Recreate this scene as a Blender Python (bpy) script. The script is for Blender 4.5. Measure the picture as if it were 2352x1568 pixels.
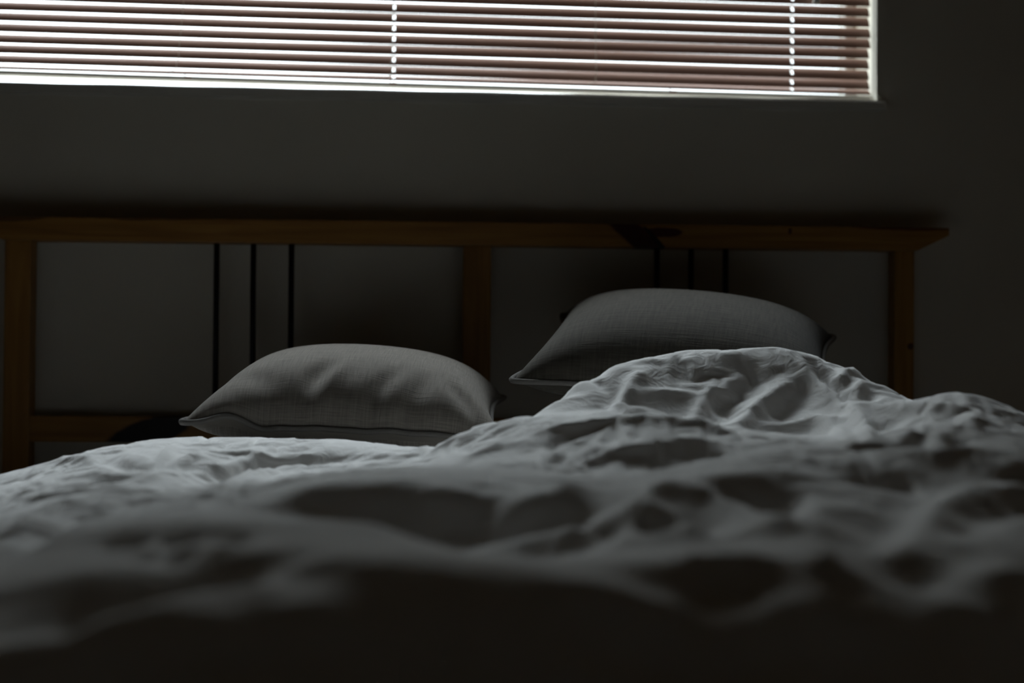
import bpy, bmesh, math, random
import numpy as np
from mathutils import Vector, Matrix

for _o in list(bpy.data.objects):
    bpy.data.objects.remove(_o)
scene = bpy.context.scene
col = scene.collection
R = math.radians
PI = math.pi

# ---------------------------------------------------------------- camera
CAM_Z = 0.80
psi, phi, roll = R(2.6), R(0.82), R(0.46)
cam_d = bpy.data.cameras.new('camera')
cam = bpy.data.objects.new('camera', cam_d)
col.objects.link(cam)
fw = Vector((math.sin(psi) * math.cos(phi), math.cos(psi) * math.cos(phi), math.sin(phi)))
r0 = Vector((math.cos(psi), -math.sin(psi), 0))
u0 = r0.cross(fw)
rt = r0 * math.cos(roll) + u0 * math.sin(roll)
up = -r0 * math.sin(roll) + u0 * math.cos(roll)
cam.matrix_world = Matrix(((rt.x, up.x, -fw.x, 0), (rt.y, up.y, -fw.y, 0), (rt.z, up.z, -fw.z, CAM_Z), (0, 0, 0, 1)))
cam_d.sensor_width = 36
cam_d.lens = 3267 / 2352 * 36
cam_d.clip_start = 0.01
cam_d.dof.use_dof = True
cam_d.dof.focus_distance = 1.98
cam_d.dof.aperture_fstop = 2.0
cam_d.dof.aperture_blades = 7
scene.camera = cam

# ---------------------------------------------------------------- daylight outside the window
world = bpy.data.worlds.new('overcast_sky')
scene.world = world
world.use_nodes = True
wt = world.node_tree
wt.nodes.clear()
wo = wt.nodes.new('ShaderNodeOutputWorld')
bg = wt.nodes.new('ShaderNodeBackground')
tc = wt.nodes.new('ShaderNodeTexCoord')
sp = wt.nodes.new('ShaderNodeSeparateXYZ')
wt.links.new(tc.outputs['Generated'], sp.inputs[0])
rz = wt.nodes.new('ShaderNodeValToRGB')          # ground to zenith
rz.color_ramp.elements[0].position = 0.49
rz.color_ramp.elements[0].color = (0.10, 0.10, 0.08, 1)
rz.color_ramp.elements[1].position = 0.53
_e = rz.color_ramp.elements.new(0.76); _e.color = (0.20, 0.212, 0.225, 1)
_e = rz.color_ramp.elements.new(0.89); _e.color = (0.94, 1.0, 1.10, 1)   # open sky above the dim tree line
rz.color_ramp.elements[1].color = (0.15, 0.155, 0.163, 1)
mz = wt.nodes.new('ShaderNodeMath'); mz.operation = 'MULTIPLY_ADD'
mz.inputs[1].default_value = 0.5; mz.inputs[2].default_value = 0.5
wt.links.new(sp.outputs['Z'], mz.inputs[0])
wt.links.new(mz.outputs[0], rz.inputs[0])
mx = wt.nodes.new('ShaderNodeMapRange')          # the sky is brighter towards the left
mx.inputs['From Min'].default_value = -0.6; mx.inputs['From Max'].default_value = 0.6
mx.inputs['To Min'].default_value = 1.45; mx.inputs['To Max'].default_value = 0.75
wt.links.new(sp.outputs['X'], mx.inputs['Value'])
ms = wt.nodes.new('ShaderNodeMath'); ms.operation = 'MULTIPLY'
ms.inputs[1].default_value = SKY_STRENGTH = 24.5
wt.links.new(mx.outputs[0], ms.inputs[0])
wt.links.new(rz.outputs[0], bg.inputs[0])
wt.links.new(ms.outputs[0], bg.inputs[1])
wt.links.new(bg.outputs[0], wo.inputs[0])

WX0, WX1, WZ0, WZ1 = -1.02, 0.752, 1.262, 1.90     # the window opening
pl = bpy.data.lights.new('window_portal', 'AREA')
pl.shape = 'RECTANGLE'; pl.size = WX1 - WX0; pl.size_y = WZ1 - WZ0
pl.cycles.is_portal = True
po = bpy.data.objects.new('window_portal', pl)
po.location = ((WX0 + WX1) / 2, 2.62, (WZ0 + WZ1) / 2)
po.rotation_euler = (R(-90), 0, 0)               # faces into the room (towards -Y)
col.objects.link(po)

scene.view_settings.view_transform = 'Standard'
scene.view_settings.look = 'None'
scene.view_settings.gamma = 1
scene.view_settings.use_curve_mapping = False
scene.view_settings.exposure = 0.0
scene.cycles.use_denoising = True
scene.cycles.max_bounces = 10
scene.cycles.diffuse_bounces = 8
scene.cycles.transparent_max_bounces = 16
scene.cycles.sample_clamp_indirect = 4.0
scene.cycles.caustics_reflective = False
scene.cycles.caustics_refractive = False

# ---------------------------------------------------------------- materials
def newmat(name):
    m = bpy.data.materials.new(name); m.use_nodes = True
    nt = m.node_tree; nt.nodes.clear()
    return m, nt, nt.nodes.new('ShaderNodeOutputMaterial')

def node(nt, kind, **kw):
    n = nt.nodes.new(kind)
    for k, v in kw.items():
        if hasattr(n, k): setattr(n, k, v)
        else: n.inputs[k.replace('_', ' ')].default_value = v
    return n

def principled(nt, out, color, rough=0.8, spec=0.3):
    b = nt.nodes.new('ShaderNodeBsdfPrincipled')
    b.inputs['Base Color'].default_value = (*color, 1)
    b.inputs['Roughness'].default_value = rough
    b.inputs['Specular IOR Level'].default_value = spec
    nt.links.new(b.outputs[0], out.inputs[0])
    return b

def simple(name, color, rough=0.8, spec=0.3, metallic=0.0, bump=0.0, bscale=40):
    m, nt, out = newmat(name)
    b = principled(nt, out, color, rough, spec)
    b.inputs['Metallic'].default_value = metallic
    t = nt.nodes.new('ShaderNodeTexCoord')
    n = node(nt, 'ShaderNodeTexNoise'); n.inputs['Scale'].default_value = bscale; n.inputs['Detail'].default_value = 5
    nt.links.new(t.outputs['Object'], n.inputs['Vector'])
    mr = nt.nodes.new('ShaderNodeMixRGB'); mr.blend_type = 'MULTIPLY'; mr.inputs[0].default_value = 0.12
    mr.inputs[1].default_value = (*color, 1)
    nt.links.new(n.outputs['Fac'], mr.inputs[2]); nt.links.new(mr.outputs[0], b.inputs['Base Color'])
    if bump:
        bp = nt.nodes.new('ShaderNodeBump'); bp.inputs['Strength'].default_value = bump; bp.inputs['Distance'].default_value = 0.002
        nt.links.new(n.outputs['Fac'], bp.inputs['Height']); nt.links.new(bp.outputs[0], b.inputs['Normal'])
    return m

def wood(name, dark_marks=(), along='X'):
    """pine: warm base, long figure lines, red heartwood flecks and dark patches at given object-space places"""
    m, nt, out = newmat(name)
    b = principled(nt, out, (0.36, 0.17, 0.055), 0.5, 0.3)
    t = nt.nodes.new('ShaderNodeTexCoord')
    mp = nt.nodes.new('ShaderNodeMapping')
    s = (1.2, 22, 22) if along == 'X' else (22, 22, 1.2)
    mp.inputs['Scale'].default_value = s
    nt.links.new(t.outputs['Object'], mp.inputs[0])
    n = nt.nodes.new('ShaderNodeTexNoise'); n.inputs['Scale'].default_value = 3.0; n.inputs['Detail'].default_value = 6
    n.inputs['Distortion'].default_value = 0.8
    nt.links.new(mp.outputs[0], n.inputs['Vector'])
    cr = nt.nodes.new('ShaderNodeValToRGB')
    cr.color_ramp.elements[0].position = 0.32; cr.color_ramp.elements[0].color = (0.20, 0.088, 0.018, 1)
    cr.color_ramp.elements[1].position = 0.68; cr.color_ramp.elements[1].color = (0.31, 0.155, 0.036, 1)
    nt.links.new(n.outputs['Fac'], cr.inputs[0])
    last = cr.outputs[0]
    for (kx, kz, rx, rzz, shear, colr) in dark_marks:
        sx = nt.nodes.new('ShaderNodeSeparateXYZ'); nt.links.new(t.outputs['Object'], sx.inputs[0])
        def mth(op, a, b_=None):
            q = nt.nodes.new('ShaderNodeMath'); q.operation = op
            for i, v in enumerate((a, b_)):
                if v is None: continue
                if isinstance(v, (int, float)): q.inputs[i].default_value = v
                else: nt.links.new(v, q.inputs[i])
            return q.outputs[0]
        dz = mth('SUBTRACT', sx.outputs['Z'], kz)
        dx = mth('SUBTRACT', mth('SUBTRACT', sx.outputs['X'], kx), mth('MULTIPLY', dz, shear))
        nn = nt.nodes.new('ShaderNodeTexNoise'); nn.inputs['Scale'].default_value = 26
        nt.links.new(t.outputs['Object'], nn.inputs['Vector'])
        r2 = mth('ADD', mth('POWER', mth('ABSOLUTE', mth('DIVIDE', dx, rx)), 2), mth('POWER', mth('ABSOLUTE', mth('DIVIDE', dz, rzz)), 2))
        r2 = mth('ADD', r2, mth('MULTIPLY', mth('SUBTRACT', nn.outputs['Fac'], 0.5), 1.1))
        k = nt.nodes.new('ShaderNodeMapRange'); k.inputs['From Min'].default_value = 0.8; k.inputs['From Max'].default_value = 1.15
        k.inputs['To Min'].default_value = 1; k.inputs['To Max'].default_value = 0
        nt.links.new(r2, k.inputs['Value'])
        mr = nt.nodes.new('ShaderNodeMixRGB'); nt.links.new(k.outputs[0], mr.inputs[0]); nt.links.new(last, mr.inputs[1])
        mr.inputs[2].default_value = (*colr, 1); last = mr.outputs[0]
    nt.links.new(last, b.inputs['Base Color'])
    bp = nt.nodes.new('ShaderNodeBump'); bp.inputs['Strength'].default_value = 0.15; bp.inputs['Distance'].default_value = 0.001
    nt.links.new(n.outputs['Fac'], bp.inputs['Height']); nt.links.new(bp.outputs[0], b.inputs['Normal'])
    return m

def mat_wall():
    m, nt, out = newmat('painted_plaster')
    b = principled(nt, out, (0.48, 0.45, 0.385), 0.75, 0.25)
    t = nt.nodes.new('ShaderNodeTexCoord')
    n = nt.nodes.new('ShaderNodeTexNoise'); n.inputs['Scale'].default_value = 5; n.inputs['Detail'].default_value = 6
    nt.links.new(t.outputs['Object'], n.inputs['Vector'])
    cr = nt.nodes.new('ShaderNodeValToRGB')
    cr.color_ramp.elements[0].position = 0.3; cr.color_ramp.elements[0].color = (0.465, 0.435, 0.37, 1)
    cr.color_ramp.elements[1].position = 0.7; cr.color_ramp.elements[1].color = (0.50, 0.47, 0.40, 1)
    nt.links.new(n.outputs['Fac'], cr.inputs[0]); nt.links.new(cr.outputs[0], b.inputs['Base Color'])
    n2 = nt.nodes.new('ShaderNodeTexNoise'); n2.inputs['Scale'].default_value = 140; n2.inputs['Detail'].default_value = 3
    nt.links.new(t.outputs['Object'], n2.inputs['Vector'])
    bp = nt.nodes.new('ShaderNodeBump'); bp.inputs['Strength'].default_value = 0.12; bp.inputs['Distance'].default_value = 0.002
    nt.links.new(n2.outputs['Fac'], bp.inputs['Height']); nt.links.new(bp.outputs[0], b.inputs['Normal'])
    return m

def mat_duvet():
    m, nt, out = newmat('white_crumpled_cotton')
    b = principled(nt, out, (0.78, 0.765, 0.745), 0.8, 0.15)
    b.inputs['Sheen Weight'].default_value = 0.15
    t = nt.nodes.new('ShaderNodeTexCoord')
    mp = nt.nodes.new('ShaderNodeMapping'); mp.inputs['Scale'].default_value = (1, 1.5, 1.0); mp.inputs['Rotation'].default_value = (0, 0, 0.5)
    nt.links.new(t.outputs['Object'], mp.inputs[0])
    n = nt.nodes.new('ShaderNodeTexNoise'); n.inputs['Scale'].default_value = 26; n.inputs['Detail'].default_value = 4
    n.inputs['Distortion'].default_value = 1.6; n.inputs['Roughness'].default_value = 0.45
    nt.links.new(mp.outputs[0], n.inputs['Vector'])
    r = nt.nodes.new('ShaderNodeMath'); r.operation = 'SUBTRACT'; r.inputs[1].default_value = 0.5
    a = nt.nodes.new('ShaderNodeMath'); a.operation = 'ABSOLUTE'
    nt.links.new(n.outputs['Fac'], r.inputs[0]); nt.links.new(r.outputs[0], a.inputs[0])
    bp = nt.nodes.new('ShaderNodeBump'); bp.inputs['Strength'].default_value = 0.45; bp.inputs['Distance'].default_value = 0.006
    bp.invert = True
    nt.links.new(a.outputs[0], bp.inputs['Height'])
    n2 = nt.nodes.new('ShaderNodeTexNoise'); n2.inputs['Scale'].default_value = 700; n2.inputs['Detail'].default_value = 2
    nt.links.new(t.outputs['Object'], n2.inputs['Vector'])
    b2 = nt.nodes.new('ShaderNodeBump'); b2.inputs['Strength'].default_value = 0.08; b2.inputs['Distance'].default_value = 0.001
    nt.links.new(n2.outputs['Fac'], b2.inputs['Height']); nt.links.new(bp.outputs[0], b2.inputs['Normal'])
    nt.links.new(b2.outputs[0], b.inputs['Normal'])
    return m

def mat_linen(name, color, coarse=1.0):
    """slubby plain weave: two crossed sets of uneven threads in the cloth's own UV (metres)"""
    m, nt, out = newmat(name)
    b = principled(nt, out, color, 0.95, 0.08)
    b.inputs['Sheen Weight'].default_value = 0.04
    uv = nt.nodes.new('ShaderNodeUVMap'); uv.uv_map = 'cloth'
    outs = []
    for s in ((20, 520 / coarse, 1), (520 / coarse, 20, 1)):
        mp = nt.nodes.new('ShaderNodeMapping'); mp.inputs['Scale'].default_value = s
        nt.links.new(uv.outputs[0], mp.inputs[0])
        n = nt.nodes.new('ShaderNodeTexNoise'); n.inputs['Scale'].default_value = 1.0; n.inputs['Detail'].default_value = 2.5
        n.inputs['Roughness'].default_value = 0.6
        nt.links.new(mp.outputs[0], n.inputs['Vector']); outs.append(n.outputs['Fac'])
    ad = nt.nodes.new('ShaderNodeMath'); ad.operation = 'ADD'
    nt.links.new(outs[0], ad.inputs[0]); nt.links.new(outs[1], ad.inputs[1])
    mr = nt.nodes.new('ShaderNodeMapRange'); mr.inputs['From Min'].default_value = 0.7; mr.inputs['From Max'].default_value = 1.35
    nt.links.new(ad.outputs[0], mr.inputs['Value'])
    cr = nt.nodes.new('ShaderNodeMixRGB')
    cr.inputs[1].default_value = (*[c * 0.72 for c in color], 1); cr.inputs[2].default_value = (*[min(1, c * 1.32) for c in color], 1)
    nt.links.new(mr.outputs[0], cr.inputs[0]); nt.links.new(cr.outputs[0], b.inputs['Base Color'])
    bp = nt.nodes.new('ShaderNodeBump'); bp.inputs['Strength'].default_value = 0.5; bp.inputs['Distance'].default_value = 0.0012
    nt.links.new(ad.outputs[0], bp.inputs['Height']); nt.links.new(bp.outputs[0], b.inputs['Normal'])
    return m

def mat_slat():
    m, nt, out = newmat('thin_cream_slat')
    d = nt.nodes.new('ShaderNodeBsdfDiffuse'); d.inputs[0].default_value = (0.22, 0.142, 0.112, 1)
    tr = nt.nodes.new('ShaderNodeBsdfTranslucent'); tr.inputs[0].default_value = (0.60, 0.30, 0.22, 1)
    g = nt.nodes.new('ShaderNodeBsdfGlossy'); g.inputs['Roughness'].default_value = 0.35
    m1 = nt.nodes.new('ShaderNodeMixShader'); m1.inputs[0].default_value = 0.015
    m2 = nt.nodes.new('ShaderNodeMixShader'); m2.inputs[0].default_value = 0.015
    nt.links.new(d.outputs[0], m1.inputs[1]); nt.links.new(tr.outputs[0], m1.inputs[2])
    nt.links.new(m1.outputs[0], m2.inputs[1]); nt.links.new(g.outputs[0], m2.inputs[2])
    nt.links.new(m2.outputs[0], out.inputs[0])
    return m

def mat_glass():
    m, nt, out = newmat('window_glass')
    tr = nt.nodes.new('ShaderNodeBsdfTransparent'); tr.inputs[0].default_value = (0.94, 0.97, 0.96, 1)
    g = nt.nodes.new('ShaderNodeBsdfGlossy'); g.inputs['Roughness'].default_value = 0.02
    mi = nt.nodes.new('ShaderNodeMixShader')
    mi.inputs[0].default_value = 0.06
    nt.links.new(tr.outputs[0], mi.inputs[1]); nt.links.new(g.outputs[0], mi.inputs[2])
    nt.links.new(mi.outputs[0], out.inputs[0])
    return m

M_WALL = mat_wall()
M_WARM = simple('tan_wall_paint', (0.42, 0.29, 0.18), 0.85, 0.2)
M_DARK = simple('dark_brown_paint', (0.14, 0.11, 0.085), 0.8, 0.2)
M_CEIL = simple('ceiling_paint', (0.50, 0.41, 0.30), 0.9, 0.2)
M_FLOOR = wood('floor_boards', along='X')
M_SILL = simple('sill_paint', (0.52, 0.50, 0.45), 0.5, 0.35, bump=0.1, bscale=60)
M_FRAME = simple('white_vinyl', (0.70, 0.69, 0.66), 0.4, 0.4)
M_GLASS = mat_glass()
M_SLAT = mat_slat()
M_RAIL = simple('cream_rail', (0.72, 0.68, 0.62), 0.45, 0.4)
M_CORD = simple('cream_cord', (0.62, 0.56, 0.46), 0.8, 0.2, bump=0.3, bscale=900)
M_TASSEL = simple('clear_plastic', (0.75, 0.72, 0.66), 0.3, 0.5)
M_METAL = simple('black_metal', (0.006, 0.006, 0.007), 0.5, 0.25)
M_MATT = simple('mattress_ticking', (0.16, 0.155, 0.15), 0.9, 0.1, bump=0.3, bscale=120)
M_DUVET = mat_duvet()
M_LINEN = mat_linen('grey_linen', (0.180, 0.162, 0.140), 1.0)
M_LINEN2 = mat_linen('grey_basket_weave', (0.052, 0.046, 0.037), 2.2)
M_PIPE = simple('grey_piping', (0.135, 0.125, 0.115), 0.9, 0.15, bump=0.4, bscale=500)
M_WOOD = wood('pine')
M_WOODV = wood('pine_upright', along='Z')
M_WOODTOP = wood('pine_with_red_heartwood', dark_marks=(
    (0.322, 1.012, 0.030, 0.045, -1.15, (0.035, 0.006, 0.004)),
    (0.360, 1.021, 0.036, 0.009, 0.0, (0.05, 0.008, 0.004)),
    (0.353, 1.006, 0.006, 0.026, -0.9, (0.008, 0.003, 0.002)),
    (-0.50, 1.040, 0.10, 0.010, 0, (0.12, 0.05, 0.016)),
    (-0.79, 1.036, 0.12, 0.012, 0, (0.10, 0.045, 0.014)),
    (0.78, 1.036, 0.09, 0.007, 0, (0.10, 0.03, 0.01)),
    (0.58, 1.026, 0.003, 0.006, 0, (0.06, 0.02, 0.01)),))
M_WOODLOW = wood('pine_dark_patch', dark_marks=((-0.50, 0.675, 0.055, 0.034, 1.4, (0.006, 0.003, 0.002)),))  # one near-black slanted patch across the lower rail
M_WOODPOST = wood('pine_post_knot', along='Z', dark_marks=((0.792, 0.832, 0.006, 0.006, 0, (0.06, 0.02, 0.01)),))

# ---------------------------------------------------------------- helpers
def link(name, me, mat, parent=None, smooth=False):
    o = bpy.data.objects.new(name, me); col.objects.link(o)
    if mat: me.materials.append(mat)
    if smooth: me.shade_smooth()
    if parent: o.parent = parent
    return o

def tag(o, label=None, cat=None, group=None, kind=None):
    for k, v in (('label', label), ('category', cat), ('group', group), ('kind', kind)):
        if v: o[k] = v
    return o

def empty(name, loc):
    o = bpy.data.objects.new(name, None); o.empty_display_size = 0.05; o.location = loc
    col.objects.link(o); return o

def box_bm(bm, x0, x1, y0, y1, z0, z1, bev=0.0, seg=2):
    g = bmesh.ops.create_cube(bm, size=1.0)
    vs = g['verts']
    for v in vs:
        v.co = Vector(((x0 + x1) / 2 + v.co.x * (x1 - x0), (y0 + y1) / 2 + v.co.y * (y1 - y0), (z0 + z1) / 2 + v.co.z * (z1 - z0)))
    if bev:
        es = {e for v in vs for e in v.link_edges}
        bmesh.ops.bevel(bm, geom=list(es), offset=bev, segments=seg, affect='EDGES', profile=0.6)

def box(name, x0, x1, y0, y1, z0, z1, mat, parent=None, bev=0.0, seg=2, off=(0, 0, 0)):
    bm = bmesh.new(); box_bm(bm, x0 - off[0], x1 - off[0], y0 - off[1], y1 - off[1], z0 - off[2], z1 - off[2], bev, seg)
    me = bpy.data.meshes.new(name); bm.to_mesh(me); bm.free()
    return link(name, me, mat, parent)

def prism(name, outline, y0, y1, mat, parent=None, bev=0.0):
    """outline = (x,z) polygon pushed from y0 to y1"""
    bm = bmesh.new()
    a = [bm.verts.new((x, y0, z)) for x, z in outline]
    b = [bm.verts.new((x, y1, z)) for x, z in outline]
    n = len(a)
    bm.faces.new(a); bm.faces.new(b[::-1])
    for i in range(n): bm.faces.new((a[i], b[i], b[(i + 1) % n], a[(i + 1) % n]))
    bmesh.ops.recalc_face_normals(bm, faces=bm.faces)
    if bev: bmesh.ops.bevel(bm, geom=list(bm.edges), offset=bev, segments=2, affect='EDGES', profile=0.6)
    me = bpy.data.meshes.new(name); bm.to_mesh(me); bm.free()
    return link(name, me, mat, parent)

def tube_mesh(name, pts, rad, closed=False, sides=10):
    pts = np.array(pts, float); n = len(pts)
    if closed: tan = np.roll(pts, -1, 0) - np.roll(pts, 1, 0)
    else: tan = np.gradient(pts, axis=0)
    tan /= np.linalg.norm(tan, axis=1)[:, None] + 1e-12
    rads = np.full(n, rad) if np.isscalar(rad) else np.array(rad)
    V = []; ref = np.array([0.0, 0, 1]) if abs(tan[0][2]) < 0.9 else np.array([1.0, 0, 0])
    for i in range(n):
        a = ref - tan[i] * (ref @ tan[i]); a /= np.linalg.norm(a) + 1e-12; ref = a
        b = np.cross(tan[i], a)
        for k in range(sides):
            t = 2 * PI * k / sides
            V.append(pts[i] + rads[i] * (a * math.cos(t) + b * math.sin(t)))
    F = []
    for i in range(n if closed else n - 1):
        j = (i + 1) % n
        for k in range(sides):
            l = (k + 1) % sides
            F.append((i * sides + k, i * sides + l, j * sides + l, j * sides + k))
    if not closed:
        F.append(tuple(range(sides))[::-1]); F.append(tuple((n - 1) * sides + k for k in range(sides)))
    me = bpy.data.meshes.new(name); me.from_pydata([tuple(v) for v in V], [], F); me.shade_smooth()
    return me

# ---------------------------------------------------------------- the room
XL, XR, YR, YW, ZC = -2.0, 1.7, -1.7, 2.47, 2.5
def struct(o): o['kind'] = 'structure'; return o
def wall_with_opening():
    bm = bmesh.new()
    T = 0.22
    box_bm(bm, XL, WX0, YW, YW + T, 0, ZC); box_bm(bm, WX1, XR, YW, YW + T, 0, ZC)
    box_bm(bm, WX0, WX1, YW, YW + T, 0, WZ0 - 0.006); box_bm(bm, WX0, WX1, YW, YW + T, WZ1, ZC)
    me = bpy.data.meshes.new('wall_window'); bm.to_mesh(me); bm.free()
    return link('wall_window', me, M_WALL)
struct(wall_with_opening())
struct(box('wall_left', XL - 0.1, XL, YR, YW + 0.22, 0, ZC, M_WARM))
struct(box('wall_right', XR, XR + 0.1, YR, YW + 0.22, 0, ZC, M_WARM))
struct(box('wall_rear', XL - 0.1, XR + 0.1, YR - 0.1, YR, 0, ZC, M_DARK))
struct(box('floor', XL - 0.1, XR + 0.1, YR - 0.1, YW + 0.22, -0.1, 0, M_FLOOR))
struct(box('ceiling', XL - 0.1, XR + 0.1, YR - 0.1, YW + 0.22, ZC, ZC + 0.1, M_CEIL))
struct(box('baseboard_window', XL, XR, YW - 0.012, YW, 0, 0.08, M_FRAME, bev=0.003))

# window: vinyl frame, meeting rail and panes, set in the outer half of the recess
win = struct(empty('window_1', ((WX0 + WX1) / 2, 2.63, WZ0)))
wl = win.location
bm = bmesh.new()
def rel(*a): return (a[0] - wl.x, a[1] - wl.x, a[2] - wl.y, a[3] - wl.y, a[4] - wl.z, a[5] - wl.z)
fy0, fy1 = 2.605, 2.655
box_bm(bm, *rel(WX0, WX0 + 0.018, fy0, fy1, WZ0 - .006, WZ1), 0.003); box_bm(bm, *rel(WX1 - 0.018, WX1, fy0, fy1, WZ0 - .006, WZ1), 0.003)
box_bm(bm, *rel(WX0 + .018, WX1 - .018, fy0, fy1, WZ1 - 0.04, WZ1), 0.003); box_bm(bm, *rel(WX0 + .018, WX1 - .018, fy0, fy1, WZ0 - .006, WZ0 + 0.03), 0.003)
xm = (WX0 + WX1) / 2
me = bpy.data.meshes.new('window_frame'); bm.to_mesh(me); bm.free(); link('window_frame', me, M_FRAME, win)
for a, b in ((WX0 + 0.018, WX1 - 0.018),):
    box('pane', *rel(a, b, 2.628, 2.632, WZ0 + 0.03, WZ1 - 0.04), M_GLASS, win)

struct(box('eave_light_block', XL - 0.1, XR + 0.1, 2.69, 2.84, 2.30, 2.36, M_FRAME))      # unseen roof overhang, added to cut off the steep sky light

# sill board, a touch out of level, its painted edge running a little past the opening
def sill():
    xs = np.linspace(WX0 - 0.012, WX1 + 0.013, 60)
    V = []; prof = [(2.454, -0.0155), (2.4535, -0.004), (2.456, 0.0), (2.604, 0.0), (2.604, -0.012), (2.47, -0.0155)]
    for x in xs:
        zt = 1.2665 - 0.0042 * x
        for (y, dz) in prof:
            if y > 2.5 and (x < WX0 + .001 or x > WX1 - .001): y = 2.4699
            V.append((x, y, zt + dz + 0.0004 * math.sin(x * 31)))
    n = len(prof); F = []
    for i in range(len(xs) - 1):
        for k in range(n):
            l = (k + 1) % n
            F.append((i * n + k, (i + 1) * n + k, (i + 1) * n + l, i * n + l))
    F.append(tuple(range(n))); F.append(tuple(range((len(xs) - 1) * n, len(xs) * n))[::-1])
    me = bpy.data.meshes.new('trim_1'); me.from_pydata(V, [], F)
    return link('trim_1', me, M_SILL)
tag(struct(sill()), 'painted window sill board')

# ragged bead of filler along the underside of the sill
def bead():
    rnd = random.Random(4); pts = []; rr = []
    for i in range(160):
        x = WX0 + 0.0 + i * (WX1 + 0.01 - WX0) / 159
        pts.append((x, 2.4695, 1.2665 - 0.0042 * x - 0.0165 + 0.0004 * math.sin(i * 0.7) + rnd.uniform(-.0003, .0003)))
        rr.append(0.0013 + 0.0006 * math.sin(i * .23) + rnd.uniform(0, .0005))
    return link('trim_2', tube_mesh('trim_2', pts, rr, sides=6), M_SILL)
struct(bead())
# flared plaster corner at the foot of the right jamb
def jamb_flare():
    o = prism('trim_3', [(WX1 - 0.0005, 1.2645), (WX1 + 0.009, 1.2645), (WX1 + 0.003, 1.275), (WX1 + 0.0008, 1.290), (WX1 - 0.0005, 1.31)], 2.4665, 2.4702, M_WALL)
    return o
struct(jamb_flare())

# ---------------------------------------------------------------- venetian blind
YB = 2.505; BX0, BX1, BT = -0.955, 0.7485, 1.86
HOLES = (-0.808, -0.0985, 0.609)
SLOPE = -0.0130
blind = empty('window_blind', (0, YB, BT))
tag(blind, 'cream venetian blind hanging over the window above the bed', 'window blind')
rnd = random.Random(7)
def tilt(x):
    t = (x - BX0) / (BX1 - BX0)
    k = [(0.0, 49), (0.12, 49.5), (0.35, 52), (0.5, 55.5), (0.75, 57.5), (1.0, 57)]
    for (a, va), (b, vb) in zip(k, k[1:]):
        if a <= t <= b:
            s = (t - a) / (b - a); s = s * s * (3 - 2 * s)
            return R(va + (vb - va) * s)
    return R(k[-1][1])
def slat(i):
    z0 = 1.2985 + 0.0187 * i if i > 0 else (1.3000 if i == 0 else 1.2893)
    dt = R(rnd.uniform(-0.4, 0.4)); ph = rnd.uniform(0, 6.28); wd = 0.025
    if i < 1: dt += R(-3 if i == 0 else -24)
    xs = list(np.arange(BX0, BX1, 0.03)) + [BX1]
    for h in HOLES: xs += [h - 0.0022, h + 0.0022]
    xs = sorted(set(round(float(x), 5) for x in xs))
    vs = (0.0, 0.12, 0.27, 0.40, 0.55, 0.70, 0.85, 1.0)
    e = rnd.uniform(-0.0015, 0.0015)
    V = []
    for x in xs:
        th = tilt(x) + dt
        sag = 0.0005 * math.sin(x * 3 + ph) 
        zr = z0 + SLOPE * x + sag
        for v in vs:
            d = v * wd; crown = 0.0024 * 4 * v * (1 - v)
            y = YB - 0.0125 * math.cos(th) + d * math.cos(th) - crown * math.sin(th)
            z = zr + d * math.sin(th) + crown * math.cos(th)
            V.append((x + (e if x >= BX1 - 1e-4 else 0), y - YB, z - BT))
    n = len(vs); F = []
    for a in range(len(xs) - 1):
        hole = any(abs((xs[a] + xs[a + 1]) / 2 - h) < 0.0015 for h in HOLES)
        for k in range(n - 1):
            if hole and 2 <= k <= 4: continue
            F.append((a * n + k, (a + 1) * n + k, (a + 1) * n + k + 1, a * n + k + 1))
    me = bpy.data.meshes.new('slat'); me.from_pydata(V, [], F); me.shade_smooth()
    o = link('slat', me, M_SLAT, blind)
    return o
NS = 29
for i in range(-1, NS): slat(i)
# bottom rail (slightly bowed), head rail, cords
def bar(name, yc, zc, hy, hz, mat, bow=0.0, x0=BX0, x1=BX1):
    xs = np.linspace(x0, x1, 40); V = []; F = []
    prof = [(-hy, -hz * .6), (-hy, hz * .6), (-hy * .7, hz), (hy * .7, hz), (hy, hz * .6), (hy, -hz * .6), (hy * .7, -hz), (-hy * .7, -hz)]
    for x in xs:
        b = bow * math.sin(PI * (x - x0) / (x1 - x0))
        for (py, pz) in prof: V.append((x, yc + py - YB, zc + SLOPE * x * (1 if bow else 0) + pz - b - BT))
    n = 8
    for i in range(len(xs) - 1):
        for k in range(n): F.append((i * n + k, (i + 1) * n + k, (i + 1) * n + (k + 1) % n, i * n + (k + 1) % n))
    F.append(tuple(range(n))); F.append(tuple(range((len(xs) - 1) * n, len(xs) * n))[::-1])
    me = bpy.data.meshes.new(name); me.from_pydata(V, [], F)
    return link(name, me, mat, blind)
bar('bottom_rail', YB, 1.2848, 0.011, 0.0040, M_RAIL, bow=0.0015)
bar('head_rail', YB, 1.882, 0.0155, 0.014, M_FRAME)
def cord(name, pts, r): 
    return link(name, tube_mesh(name, [(x, y - YB, z - BT) for x, y, z in pts], r, sides=6), M_CORD, blind)
for h in HOLES:
    cord('lift_cord', [(h, YB, 1.283 + SLOPE * h + t * (1.87 - 1.283)) for t in np.linspace(0, 1, 12)], 0.0007)
yf = YB - 0.0145
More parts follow.
